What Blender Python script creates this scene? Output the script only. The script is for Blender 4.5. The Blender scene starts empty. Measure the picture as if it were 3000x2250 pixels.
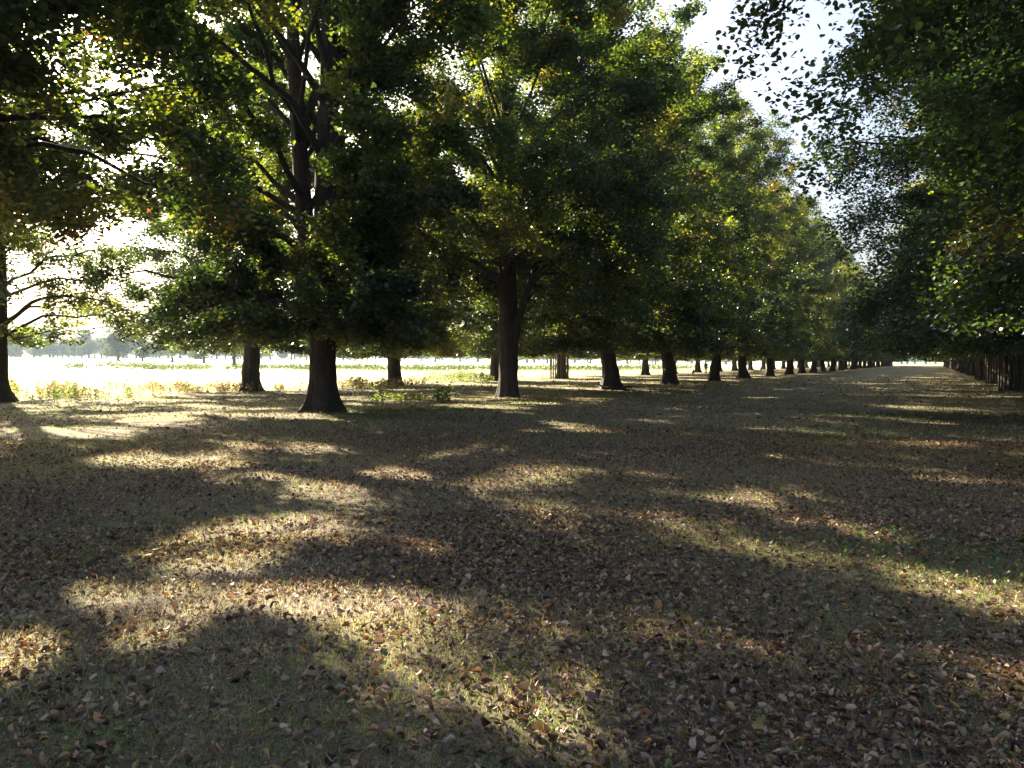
import bpy, math, random
import numpy as np
from mathutils import Vector

C = bpy.context.scene.collection
R = math.radians
TH = R(26.8)                       # camera looks this far to the left of the avenue (+Y)
CAMH = 1.6
XR = np.array([math.cos(TH), math.sin(TH)])    # camera right on the ground, in world (x = lateral, y = along)
XF = np.array([-math.sin(TH), math.cos(TH)])   # camera forward on the ground

def cam2w(X, Z):                   # metres to the right of / ahead of the viewpoint -> world
    p = X * XR + Z * XF
    return float(p[0]), float(p[1])

# ------------------------------------------------------------------ terrain
def gh(x, y):
    x = np.asarray(x, float); y = np.asarray(y, float)
    t = np.clip((-x - 60) / 420, 0, 1)
    rise = 4.2 * t * t * (3 - 2 * t)
    t2 = np.clip((y - 380) / 500, 0, 1)
    rise = rise + 1.6 * t2 * t2 * (3 - 2 * t2)
    near = 0.028 * np.sin(x * 0.9 + 0.6 * np.sin(y * 0.7)) * np.sin(y * 1.1 + 1.3 + 0.5 * np.sin(x * .8)) + 0.05 * np.sin(x * .23 + 1) * np.sin(y * .19)
    return rise + near

# ------------------------------------------------------------------ mesh helpers
def mk_mesh(name, verts, faces, mats, smooth=False, tint=None, fmat=None):
    """verts (n,3) array, faces (m,k) array or list of such arrays"""
    if not isinstance(faces, list): faces = [faces]
    faces = [np.asarray(f, dtype=np.int32) for f in faces if len(f)]
    me = bpy.data.meshes.new(name)
    verts = np.asarray(verts, dtype=np.float32)
    me.vertices.add(len(verts)); me.vertices.foreach_set('co', verts.ravel())
    loops = np.concatenate([f.ravel() for f in faces])
    tot = np.concatenate([np.full(len(f), f.shape[1], dtype=np.int32) for f in faces])
    start = np.concatenate([[0], np.cumsum(tot)[:-1]]).astype(np.int32)
    me.loops.add(len(loops)); me.loops.foreach_set('vertex_index', loops)
    me.polygons.add(len(tot)); me.polygons.foreach_set('loop_start', start)
    try: me.polygons.foreach_set('loop_total', tot)
    except Exception: pass
    me.update(calc_edges=True); me.validate(verbose=False)
    if smooth: me.polygons.foreach_set('use_smooth', np.ones(len(tot), dtype=bool))
    if tint is not None:
        a = me.attributes.new('tint', 'FLOAT', 'POINT'); a.data.foreach_set('value', np.asarray(tint, dtype=np.float32))
    for m in (mats if isinstance(mats, (list, tuple)) else [mats]): me.materials.append(m)
    return me

def tube(pts, rad, n=6, cap=True, wob=None):
    """tube round a polyline -> verts, quads"""
    pts = np.asarray(pts, float); rad = np.asarray(rad, float); k = len(pts)
    t = np.gradient(pts, axis=0); t /= np.linalg.norm(t, axis=1)[:, None] + 1e-9
    ref = np.array([1, 0, 0]) if abs(t[0][2]) > .8 else np.array([0, 0, 1.])
    u = np.cross(t, ref); u /= np.linalg.norm(u, axis=1)[:, None] + 1e-9
    v = np.cross(t, u)
    a = np.arange(n) / n * 2 * np.pi
    rr = rad[:, None] * (np.ones((k, n)) if wob is None else wob)
    V = pts[:, None, :] + rr[:, :, None] * (np.cos(a)[None, :, None] * u[:, None, :] + np.sin(a)[None, :, None] * v[:, None, :])
    i = np.arange(k - 1)[:, None] * n; j = np.arange(n)[None, :]; j2 = (j + 1) % n
    F = np.stack([i + j, i + j2, i + n + j2, i + n + j], -1).reshape(-1, 4)
    return V.reshape(-1, 3), F

class Bag:
    def __init__(s): s.V = []; s.F = []; s.n = 0
    def add(s, V, F): s.V.append(V); s.F.append(np.asarray(F) + s.n); s.n += len(V)
    def mesh(s, name, mat, smooth=True):
        ks = sorted({f.shape[1] for f in s.F})
        return mk_mesh(name, np.concatenate(s.V), [np.concatenate([f for f in s.F if f.shape[1] == k]) for k in ks], mat, smooth)

def obj(name, me, parent=None, loc=(0, 0, 0)):
    o = bpy.data.objects.new(name, me); C.objects.link(o); o.location = loc
    if parent is not None: o.parent = parent
    return o
def tag(o, label=None, cat=None, group=None, kind=None):
    if label: o['label'] = label
    if cat: o['category'] = cat
    if group: o['group'] = group
    if kind: o['kind'] = kind
    return o
def empty(name, loc, rz=0, sc=1):
    o = bpy.data.objects.new(name, None); C.objects.link(o); o.location = loc
    o.rotation_euler = (0, 0, rz); o.scale = (sc,) * 3 if not hasattr(sc, '__len__') else sc
    o.empty_display_size = .2
    return o

# ------------------------------------------------------------------ materials
def nodes(name):
    m = bpy.data.materials.new(name); m.use_nodes = True
    nt = m.node_tree; nt.nodes.clear()
    return m, nt, nt.nodes, nt.links
def ramp(N, cols, interp='LINEAR'):
    r = N.new('ShaderNodeValToRGB'); r.color_ramp.interpolation = interp
    e = r.color_ramp.elements
    while len(e) < len(cols): e.new(.5)
    for i, (p, c) in enumerate(cols): e[i].position = p; e[i].color = (*c, 1)
    return r
def noise(N, L, vec, scale, detail=4, rough=.6):
    n = N.new('ShaderNodeTexNoise'); n.inputs['Scale'].default_value = scale; n.inputs['Detail'].default_value = detail
    n.inputs['Roughness'].default_value = rough
    if vec is not None: L.new(vec, n.inputs['Vector'])
    return n

def leaf_mat(name, cols, tcols, trans=.5, gloss=.08, rough=.45):
    m, nt, N, L = nodes(name)
    at = N.new('ShaderNodeAttribute'); at.attribute_name = 'tint'
    oi = N.new('ShaderNodeObjectInfo')
    ad = N.new('ShaderNodeMath'); ad.operation = 'MULTIPLY_ADD'; L.new(oi.outputs['Random'], ad.inputs[0]); ad.inputs[1].default_value = .08
    L.new(at.outputs['Fac'], ad.inputs[2])
    r1 = ramp(N, cols); r2 = ramp(N, tcols)
    L.new(ad.outputs[0], r1.inputs[0]); L.new(ad.outputs[0], r2.inputs[0])
    d = N.new('ShaderNodeBsdfDiffuse'); t = N.new('ShaderNodeBsdfTranslucent'); g = N.new('ShaderNodeBsdfGlossy')
    g.inputs['Roughness'].default_value = rough; g.inputs['Color'].default_value = (.9, .9, .9, 1)
    L.new(r1.outputs[0], d.inputs[0]); L.new(r2.outputs[0], t.inputs[0])
    mx = N.new('ShaderNodeMixShader'); mx.inputs[0].default_value = trans
    L.new(d.outputs[0], mx.inputs[1]); L.new(t.outputs[0], mx.inputs[2])
    m2 = N.new('ShaderNodeMixShader'); m2.inputs[0].default_value = gloss
    L.new(mx.outputs[0], m2.inputs[1]); L.new(g.outputs[0], m2.inputs[2])
    o = N.new('ShaderNodeOutputMaterial'); L.new(m2.outputs[0], o.inputs[0])
    return m

M_LEAF = leaf_mat('lime_leaf',
    [(0, (.011, .024, .013)), (.35, (.018, .038, .016)), (.62, (.036, .062, .018)), (.80, (.09, .085, .018)), (.93, (.14, .065, .02)), (1, (.10, .04, .016))],
    [(0, (.05, .105, .012)), (.35, (.125, .20, .016)), (.62, (.50, .55, .03)), (.80, (.60, .48, .04)), (.93, (.58, .26, .04)), (1, (.34, .13, .04))], .42, .08, .42)
M_FARLEAF = leaf_mat('distant_foliage', [(0, (.02, .04, .018)), (.6, (.04, .07, .025)), (1, (.09, .10, .035))],
    [(0, (.08, .15, .02)), (1, (.22, .26, .05))], .3, .02, .6)
M_LITTER = leaf_mat('dry_leaf',
    [(0, (.045, .026, .018)), (.25, (.12, .065, .042)), (.5, (.25, .15, .095)), (.78, (.52, .37, .25)), (.88, (.42, .20, .07)), (.96, (.30, .28, .09)), (1, (.16, .22, .06))],
    [(0, (.05, .03, .015)), (.5, (.26, .15, .08)), (.88, (.50, .22, .05)), (1, (.30, .34, .06))], .15, .04, .5)
M_GRASS = leaf_mat('grass_blade',
    [(0, (.018, .042, .018)), (.45, (.045, .085, .028)), (.7, (.22, .235, .085)), (1, (.52, .48, .34))],
    [(0, (.10, .22, .02)), (.45, (.34, .50, .05)), (.7, (.62, .64, .14)), (1, (.66, .58, .36))], .45, .03, .5)
M_NETTLE = leaf_mat('weed_leaf',
    [(0, (.022, .045, .022)), (.5, (.06, .09, .035)), (.8, (.16, .13, .05)), (1, (.20, .12, .07))],
    [(0, (.12, .24, .03)), (.5, (.30, .40, .06)), (.8, (.42, .32, .10)), (1, (.38, .22, .11))], .45, .04, .5)

def bark_mat(name, c1, c2, c3):
    m, nt, N, L = nodes(name)
    tc = N.new('ShaderNodeTexCoord'); mp = N.new('ShaderNodeMapping'); mp.inputs['Scale'].default_value = (1, 1, .22)
    L.new(tc.outputs['Object'], mp.inputs[0])
    n1 = noise(N, L, mp.outputs[0], 14, 8, .7); n2 = noise(N, L, tc.outputs['Object'], 1.7, 4, .6)
    r = ramp(N, [(.3, c1), (.55, c2), (.75, c3)]); L.new(n1.outputs[0], r.inputs[0])
    mx = N.new('ShaderNodeMix'); mx.data_type = 'RGBA'; mx.blend_type = 'MULTIPLY'; mx.inputs[0].default_value = .5
    r2 = ramp(N, [(.35, (.55, .6, .45)), (.65, (1, 1, 1))]); L.new(n2.outputs[0], r2.inputs[0])
    L.new(r.outputs[0], mx.inputs[6]); L.new(r2.outputs[0], mx.inputs[7])
    b = N.new('ShaderNodeBsdfPrincipled'); b.inputs['Roughness'].default_value = .9
    L.new(mx.outputs[2], b.inputs['Base Color'])
    bp = N.new('ShaderNodeBump'); bp.inputs['Strength'].default_value = .9; bp.inputs['Distance'].default_value = .05
    L.new(n1.outputs[0], bp.inputs['Height']); L.new(bp.outputs[0], b.inputs['Normal'])
    o = N.new('ShaderNodeOutputMaterial'); L.new(b.outputs[0], o.inputs[0])
    return m
M_BARK = bark_mat('bark', (.018, .013, .011), (.052, .040, .032), (.095, .078, .062))
M_OLDWOOD = bark_mat('old_wood', (.10, .075, .055), (.22, .17, .13), (.34, .28, .22))
M_DARKWOOD = bark_mat('dark_wood', (.03, .022, .018), (.07, .05, .04), (.12, .09, .07))

def plain(name, col, rough=.8):
    m, nt, N, L = nodes(name)
    tc = N.new('ShaderNodeTexCoord'); n = noise(N, L, tc.outputs['Object'], 9, 4)
    r = ramp(N, [(.3, tuple(c * .75 for c in col)), (.7, tuple(min(1, c * 1.2) for c in col))]); L.new(n.outputs[0], r.inputs[0])
    b = N.new('ShaderNodeBsdfPrincipled'); b.inputs['Roughness'].default_value = rough; L.new(r.outputs[0], b.inputs['Base Color'])
    o = N.new('ShaderNodeOutputMaterial'); L.new(b.outputs[0], o.inputs[0]); return m

def ground_mat():
    m, nt, N, L = nodes('park_ground')
    ge = N.new('ShaderNodeNewGeometry'); P = ge.outputs['Position']
    def mix(f, a, b, mode='MIX'):
        x = N.new('ShaderNodeMix'); x.data_type = 'RGBA'; x.blend_type = mode
        if isinstance(f, float): x.inputs[0].default_value = f
        else: L.new(f, x.inputs[0])
        L.new(a, x.inputs[6]); L.new(b, x.inputs[7]); return x.outputs[2]
    sx = N.new('ShaderNodeSeparateXYZ'); L.new(P, sx.inputs[0])
    big = noise(N, L, P, .35, 4, .6); mid = noise(N, L, P, 2.2, 5, .65); fine = noise(N, L, P, 26, 6, .75); vf = noise(N, L, P, 75, 3, .7)
    litter = ramp(N, [(.30, (.035, .025, .022)), (.48, (.105, .070, .055)), (.60, (.25, .175, .125)), (.75, (.42, .32, .23))]); L.new(fine.outputs[0], litter.inputs[0])
    grass = ramp(N, [(.3, (.022, .036, .018)), (.5, (.10, .105, .045)), (.7, (.36, .31, .15))]); L.new(vf.outputs[0], grass.inputs[0])
    straw = ramp(N, [(.3, (.40, .34, .19)), (.5, (.56, .50, .31)), (.7, (.66, .61, .41))]); L.new(mid.outputs[0], straw.inputs[0])
    ad = N.new('ShaderNodeMath'); ad.operation = 'ADD'; L.new(big.outputs[0], ad.inputs[0]); L.new(mid.outputs[0], ad.inputs[1])
    msk = N.new('ShaderNodeMapRange'); msk.inputs[1].default_value = .97; msk.inputs[2].default_value = 1.18; L.new(ad.outputs[0], msk.inputs[0])
    floor_ = mix(msk.outputs[0], litter.outputs[0], grass.outputs[0])
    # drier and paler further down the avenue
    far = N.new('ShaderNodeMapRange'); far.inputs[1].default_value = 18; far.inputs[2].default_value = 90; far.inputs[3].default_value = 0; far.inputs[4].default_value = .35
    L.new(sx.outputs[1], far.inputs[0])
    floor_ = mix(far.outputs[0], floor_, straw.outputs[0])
    # the open field beyond the outer row
    wob = N.new('ShaderNodeMath'); wob.operation = 'MULTIPLY_ADD'; wob.inputs[1].default_value = 8; L.new(big.outputs[0], wob.inputs[0]); L.new(sx.outputs[0], wob.inputs[2])
    fld = N.new('ShaderNodeMapRange'); fld.inputs[1].default_value = -31; fld.inputs[2].default_value = -37; L.new(wob.outputs[0], fld.inputs[0])
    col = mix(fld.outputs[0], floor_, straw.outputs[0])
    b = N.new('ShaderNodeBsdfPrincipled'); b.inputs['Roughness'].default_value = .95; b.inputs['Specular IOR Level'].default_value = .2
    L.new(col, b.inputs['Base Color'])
    bp = N.new('ShaderNodeBump'); bp.inputs['Strength'].default_value = .8; bp.inputs['Distance'].default_value = .03
    L.new(fine.outputs[0], bp.inputs['Height']); L.new(bp.outputs[0], b.inputs['Normal'])
    o = N.new('ShaderNodeOutputMaterial'); L.new(b.outputs[0], o.inputs[0])
    return m
M_GROUND = ground_mat()

# ------------------------------------------------------------------ ground sheet
s = np.linspace(-1, 1, 361); ax = np.sinh(s * 5.2) / np.sinh(5.2) * 1600
gx, gy = np.meshgrid(ax, ax, indexing='ij')
gz = gh(gx, gy)
V = np.stack([gx, gy, gz], -1).reshape(-1, 3); n = len(ax)
i, j = np.meshgrid(np.arange(n - 1), np.arange(n - 1), indexing='ij')
F = np.stack([i * n + j, (i + 1) * n + j, (i + 1) * n + j + 1, i * n + j + 1], -1).reshape(-1, 4)
tag(obj('ground', mk_mesh('ground', V, F, M_GROUND, True)), kind='structure')

# ------------------------------------------------------------------ leaves
def leaves_mesh(name, P, size, tint, mat, rng, hi=True, tilt=.65, hang=.35):
    n = len(P)
    # normal: mostly up, tilted; axis: base -> tip direction
    nrm = np.stack([rng.normal(0, tilt, n), rng.normal(0, tilt, n), np.ones(n)], -1); nrm /= np.linalg.norm(nrm, axis=1)[:, None]
    a = rng.uniform(0, 2 * np.pi, n)
    d = np.stack([np.cos(a), np.sin(a), np.full(n, -hang)], -1)
    d -= (d * nrm).sum(1)[:, None] * nrm; d /= np.linalg.norm(d, axis=1)[:, None]
    w = np.cross(nrm, d)
    s = size[:, None]
    if hi:
        prof = [(-.5, 0, .04), (-.30, .40, 0), (.12, .38, -.02), (.55, 0, -.08), (.12, -.38, -.02), (-.30, -.40, 0)]
    else:
        prof = [(-.5, 0, .05), (-.02, .42, 0), (.55, 0, -.05), (-.02, -.42, 0)]
    fold = rng.uniform(-.10, .45, n)[:, None]
    vs = [P + s * (x * d + y * w + (z + abs(y) * fold) * nrm) for x, y, z in prof]
    k = len(prof); V = np.stack(vs, 1).reshape(-1, 3)
    b = (np.arange(n) * k)[:, None]
    if hi: F = np.concatenate([b + np.array([0, 1, 2, 3]), b + np.array([0, 3, 4, 5])])
    else: F = np.concatenate([b + np.array([0, 1, 2]), b + np.array([0, 2, 3])])
    return mk_mesh(name, V, F, mat, False, np.repeat(tint, k))

AZ, EL = R(-60.8), R(28)
SUN = np.array([math.sin(AZ) * math.cos(EL), math.cos(AZ) * math.cos(EL), math.sin(EL)])
# gaps cut through the crowns along sun rays, shaped to place the sun patches
GAPS = []
for px, py, r in [(880, 1545, .46), (760, 1550, .44), (640, 1580, .36), (720, 1640, .36), (640, 1690, .42), (560, 1730, .38), (690, 1725, .32), (900, 1770, .30), (1020, 1790, .36), (1140, 1805, .26), (520, 1610, .28), (820, 1610, .22), (450, 1640, .2),
                  (780, 1760, .22), (470, 1770, .17), (330, 1765, .24), (260, 1740, .17), (450, 1860, .17), (560, 1810, .17), (1250, 1620, .12), (30, 1920, .2), (370, 1880, .12), (1000, 1600, .12),
                  (120, 1265, .8), (280, 1262, .8), (430, 1235, .8), (520, 1228, .6), (100, 1200, 1.), (300, 1195, .9), (420, 1335, .5), (520, 1345, .45), (640, 1350, .45), (700, 1300, .3),
                  (900, 1420, .25), (1000, 1425, .2), (1180, 1383, .3), (1100, 1385, .2), (780, 1390, .25), (1700, 1258, .5), (1650, 1245, .4), (1740, 1325, .35), (1560, 1260, .25),
                  (1100, 1172, 1.2), (1000, 1165, 1.), (1420, 1195, 1.), (1350, 1165, 1.), (1560, 1185, .6), (2280, 1345, .15), (1640, 2150, .15), (1580, 2180, .12), (1750, 2060, .07)]:
    Z = 3917 / (py - 1062); GAPS.append((*cam2w((px - 1500) / 2448 * Z, Z), r, py))
def in_gap(c, world, rng):
    W = c + np.array([world[0], world[1], 0.]); hit = np.zeros(len(c), bool)
    wv = 1.28 + .30 * np.sin(5.1 * W[:, 0] + 2.3 * np.sin(3.3 * W[:, 2])) + .30 * np.sin(4.3 * W[:, 2] + 2 * np.sin(4.1 * W[:, 1]))
    for x, y, r, py in GAPS:
        d = W - np.array([x, y, 0.]); t = d @ SUN
        q = np.linalg.norm(d - t[:, None] * SUN, axis=1)
        hit |= (t > 0) & (q < r * wv)
    return hit

PROF_U = [0, .06, .18, .4, .6, .8, .93, 1]
PROF_R = [.86, .97, 1.0, .95, .84, .62, .36, .05]

def tree_proto(name, seed, H=23, Rc=7, zb=2.0, n_leaf=100000, lsize=.15, hi=False, dens=1.0, NL=64, r0=.40,
               stems=None, extra=(), keep=None, zlift=None, autumn=.10, spread=1.0, flare=.9, burr=0, emod=None, drop=.12, holes=.12, topthin=0, world=None, thin=False, limbw=1., tmean=.30):
    rng = np.random.default_rng(seed)
    ph = rng.uniform(0, 6.28, 8)
    def env(z, phi):
        u = np.clip((z - zb) / (H - zb), 0, 1)
        r = np.interp(u, PROF_U, PROF_R) * Rc
        if emod: r = r * emod(z, phi)
        return r * (1 + .13 * np.sin(2 * phi + ph[0] + 2 * u) + .10 * np.sin(3 * phi + ph[1] - 6 * u) + .07 * np.sin(5 * phi + ph[2] + 14 * u) + .05 * np.sin(7 * phi + ph[3] - 25 * u))
    tb = Bag(); bb = Bag()
    if stems is None:
        hs = np.array([0, .08, .2, .4, .7, 1.1, 1.6, 2.4, 3.6, 5.5, 8, 11, 14, 17, H * .86])
        wx = np.cumsum(rng.normal(0, .10, len(hs))) * np.clip(hs / 4, 0, 1); wy = np.cumsum(rng.normal(0, .10, len(hs))) * np.clip(hs / 4, 0, 1)
        stems = [(np.stack([wx, wy, hs], -1), r0 * np.interp(hs, [0, 2, 6, 12, H * .86], [1.05, 1, .78, .48, .08]))]
    for si, (pts, rad) in enumerate(stems):
        pts = np.asarray(pts, float); rad = np.asarray(rad, float)
        if si == 0:
            # resample finely near the base
            zz = pts[:, 2]; zf = np.concatenate([np.linspace(-.25, 1.6, 22), np.linspace(1.75, zz[-1], 34)])
            pts = np.stack([np.interp(zf, zz, pts[:, 0]), np.interp(zf, zz, pts[:, 1]), zf], -1); rad = np.interp(zf, zz, rad)
            nn = 64; a = np.arange(nn) / nn * 2 * np.pi; A, Z = np.meshgrid(a, zf)
            fl = np.exp(-np.clip(Z, 0, 9) / .42)
            W = 1 + flare * fl * (.75 + .3 * np.sin(5 * A + ph[4]) + .18 * np.sin(8 * A + ph[5])) + .045 * np.sin(3 * A + Z * .8 + ph[6]) + .03 * np.sin(7 * A + ph[7] + .6 * Z) + .015 * np.sin(11 * A + 9 * Z) + .022 * np.abs(np.sin(9.5 * A + .5 * np.sin(2.3 * Z) + ph[2])) + .012 * np.sin(23 * A + 1.1 * Z + 2 * np.sin(3 * Z))
            W += .05 * np.sin(2 * A + 3.1 * Z + ph[1]) * np.exp(-Z / 3.0)
            for q in range(burr):
                aa, zc = rng.uniform(0, 6.28), rng.uniform(.25, 1.7)
                W += rng.uniform(.10, .26) * np.exp(-((np.angle(np.exp(1j * (A - aa)))) / .35) ** 2 - ((Z - zc) / .2) ** 2)
            V, F = tube(pts, rad, nn, wob=W)
        else:
            k = 26; t0 = np.linspace(0, 1, len(pts)); t1 = np.linspace(0, 1, k)
            pts = np.stack([np.interp(t1, t0, pts[:, q]) for q in range(3)], -1); rad = np.interp(t1, t0, rad)
            V, F = tube(pts, rad, 14, wob=1 + .04 * rng.normal(size=(k, 14)))
        tb.add(V, F)
        if si == 0: main = (pts, rad)
    allst = [(np.asarray(p, float), np.asarray(r, float)) for p, r in stems]
    mz = main[0][:, 2]
    limbs = []
    for i in range(NL):
        u = ((i + rng.uniform(.1, .9)) / NL) ** 1.1 * .97
        phi = i * 2.39996 + rng.normal(0, .22)
        zt = zb + u * (H - zb)
        re = env(zt, phi) * rng.uniform(.84, .99)
        z0 = max(2.5, zt * rng.uniform(.52, .66) + .7)
        if zlift: z0 = max(z0, zlift + rng.uniform(-.3, .8))
        z0 = min(z0, H * .82)
        st = allst[i % len(allst)] if z0 > allst[i % len(allst)][0][0][2] + .3 else allst[0]
        sp, sr = st
        p0 = np.array([np.interp(z0, sp[:, 2], sp[:, q]) for q in range(2)] + [z0]); rs = np.interp(z0, sp[:, 2], sr)
        out = np.array([math.cos(phi), math.sin(phi), 0])
        tip = np.array([out[0] * re, out[1] * re, zt])
        ctl = p0 + out * re * .42 * spread; ctl[2] = max(z0, zt) * .5 + max(z0, zt) * .5 + rng.uniform(.4, 1.6) - (.35 * abs(zt - z0) if zt > z0 else 0)
        t = np.linspace(0, 1, 9)[:, None]
        path = (1 - t) ** 2 * p0 + 2 * t * (1 - t) * ctl + t * t * tip
        path[1:-1] += rng.normal(0, .10, (7, 3))
        rl = limbw * min(rs * .42, .13) * (1 - u * .4)
        limbs.append((path, rl, u, np.interp(t[:, 0], [0, .06, 1], [rl * 1.5, rl, .016]), 7))
    for pts, rad in extra:
        pts = np.asarray(pts, float); k = 16; t0 = np.linspace(0, 1, len(pts)); t1 = np.linspace(0, 1, k)
        # smooth through the given points
        P = np.stack([np.interp(t1, t0, pts[:, q]) for q in range(3)], -1)
        for _ in range(2): P[1:-1] = (P[:-2] + 2 * P[1:-1] + P[2:]) / 4
        P[1:-1] += rng.normal(0, .02, (k - 2, 3))
        limbs.append((P, rad[-1], .4, np.interp(t1, t0, rad), 10))
    cent = []; ct = []; ci = []; twigs = []; li = []; lt = []
    for lk, (path, rl, u, lrad, lseg) in enumerate(limbs):
        K = int(13 * (1 - .35 * u)); L = len(path) - 1
        tipdir = path[-1] - path[0]; patch = rng.normal(0, 1)
        for q in range(K):
            t = .26 + .74 * (q + rng.uniform(0, 1)) / K if q < K - 1 else .98
            f = t * L; a = int(min(f, L - 1)); p = path[a] + (path[a + 1] - path[a]) * (f - a)
            td = path[a + 1] - path[a]; td = td / (np.linalg.norm(td) + 1e-9)
            side = np.cross(td, [0, 0, 1.]); side /= np.linalg.norm(side) + 1e-9
            sgn = 1 if q % 2 else -1
            ln = rng.uniform(.9, 2.3) * (1.15 - .5 * u) * Rc / 7
            d = td * rng.uniform(.2, .9) + side * sgn * rng.uniform(.4, 1.1) + np.array([0, 0, rng.uniform(-.95, .55)])
            d /= np.linalg.norm(d)
            e = p + d * ln; e[2] = max(e[2] - .16 * ln * ln, zb + .2)
            rr = math.hypot(e[0], e[1]); lim = env(e[2], math.atan2(e[1], e[0])) * 1.05
            if rr > lim and lseg == 7: e[:2] *= lim / rr
            m_ = p * .5 + e * .5 + np.array([0, 0, .12 * ln])
            tw = np.array([p, m_, e])
            twigs.append(tw)
            if rng.random() < drop: twigs.pop(); continue
            for s_ in np.linspace(.12, 1, 6):
                if rng.random() < .14: continue
                c = (1 - s_) ** 2 * p + 2 * s_ * (1 - s_) * m_ + s_ * s_ * e
                cent.append(c); ct.append(patch); ci.append(len(twigs) - 1); li.append(lk); lt.append(t)
    cent = np.array(cent); ct = np.array(ct); ci = np.array(ci); li = np.array(li); lt = np.array(lt); li0 = li
    q = rng.uniform(0, 6.28, 6)
    nz = np.sin(cent[:, 0] * 1.25 + q[0] + .7 * np.sin(cent[:, 2] * .9)) + np.sin(cent[:, 1] * 1.25 + q[1] + .7 * np.sin(cent[:, 0] * .8)) + .7 * np.sin(cent[:, 2] * 1.1 + q[2] + .8 * np.sin(cent[:, 1]))
    kk = nz < 1.55 - holes * 1.3 * rng.uniform(.7, 1.3, len(cent))
    if topthin: kk &= rng.random(len(cent)) > topthin * np.clip((cent[:, 2] - 8) / 4, 0, 1)
    cent = cent[kk]; ct = ct[kk]; ci = ci[kk]; li = li[kk]; lt = lt[kk]
    if keep is not None:
        k_ = keep(cent, rng); cent = cent[k_]; ct = ct[k_]; ci = ci[k_]; li = li[k_]; lt = lt[k_]
    full = np.bincount(np.array(li0), minlength=len(limbs)); kept = np.bincount(li, minlength=len(limbs))
    poor = kept < .42 * full; poor[[k for k, l_ in enumerate(limbs) if l_[4] == 10]] = False
    if world is not None and thin:
        ok = ~poor[li]; cent = cent[ok]; ct = ct[ok]; ci = ci[ok]; li = li[ok]; lt = lt[ok]
    for lk, (path, rl, u, lrad, lseg) in enumerate(limbs):
        tm = 1. if lseg == 10 else (lt[li == lk].max() if (li == lk).any() else 0)
        if tm <= 0: continue
        m_ = max(3, int(math.ceil(tm * (len(path) - 1))) + 1)
        rr_ = lrad[:m_].copy()
        if m_ < len(path): rr_ = rr_ * np.linspace(1, .4, m_)
        bb.add(*tube(path[:m_], rr_, lseg))
    lit_ = in_gap(np.array([t_[1] for t_ in twigs]), world, rng) if world else np.zeros(len(twigs), bool)
    for k_ in np.nonzero((np.bincount(ci, minlength=len(twigs)) >= 2) & ~lit_)[0]: bb.add(*tube(twigs[k_], [.018, .012, .005], 4))
    per = n_leaf * dens / len(cent)
    cnt = rng.poisson(per * rng.uniform(.4, 1.6, len(cent)))
    idx = np.repeat(np.arange(len(cent)), cnt)
    n_ = len(idx)
    P = cent[idx] + rng.normal(0, 1, (n_, 3)) * np.array([.27, .27, .21]) * (Rc / 7)
    P[:, 2] -= .10
    br = zb + .12 * np.sin(P[:, 0] * 1.1 + ph[0]) + .1 * np.sin(P[:, 1] * 1.7 + ph[1]) + rng.normal(0, .05, n_)
    ok = P[:, 2] > br
    if world: ok &= ~in_gap(P, world, rng)
    P2 = P[ok]; idx = idx[ok]
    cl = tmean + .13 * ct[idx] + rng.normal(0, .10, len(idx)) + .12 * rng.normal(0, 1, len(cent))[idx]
    rusty = (rng.random(len(cent)) < autumn * .12) | (np.sin(cent[:, 0] * .9 + q[3]) + np.sin(cent[:, 1] * .8 + q[4]) + np.sin(cent[:, 2] * .7 + q[5]) > 2.82 - .6 * autumn)
    cl = np.where(rusty[idx], rng.uniform(.72, 1.0, len(idx)), cl)
    cl = np.where(rng.random(len(idx)) < autumn * .07, rng.uniform(.7, 1, len(idx)), cl)
    cl = np.clip(cl, 0, 1)
    sz = lsize * rng.uniform(.65, 1.25, len(idx))
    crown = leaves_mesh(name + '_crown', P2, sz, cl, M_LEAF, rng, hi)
    return (tb.mesh(name + '_trunk', M_BARK), bb.mesh(name + '_branches', M_BARK), crown)

rnd = random.Random(5)
def plant_tree(proto, x, y, rz, sc, label, group, name='lime_tree', cat='tree'):
    r = empty(name, (x, y, float(gh(x, y))), rz, sc)
    if rz: r.rotation_euler = (rnd.uniform(-.025, .025), rnd.uniform(-.025, .025), rz)
    tag(r, label, cat, group)
    obj('trunk', proto[0], r); obj('branches', proto[1], r); obj('crown', proto[2], r)
    return r

# vectors in a tree's own frame (unrotated trees): camera right = XR, toward camera = -XF
def cr(x, z, toward=0.):
    return [float(x * XR[0] - toward * XF[0]), float(x * XR[1] - toward * XF[1]), z]

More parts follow.
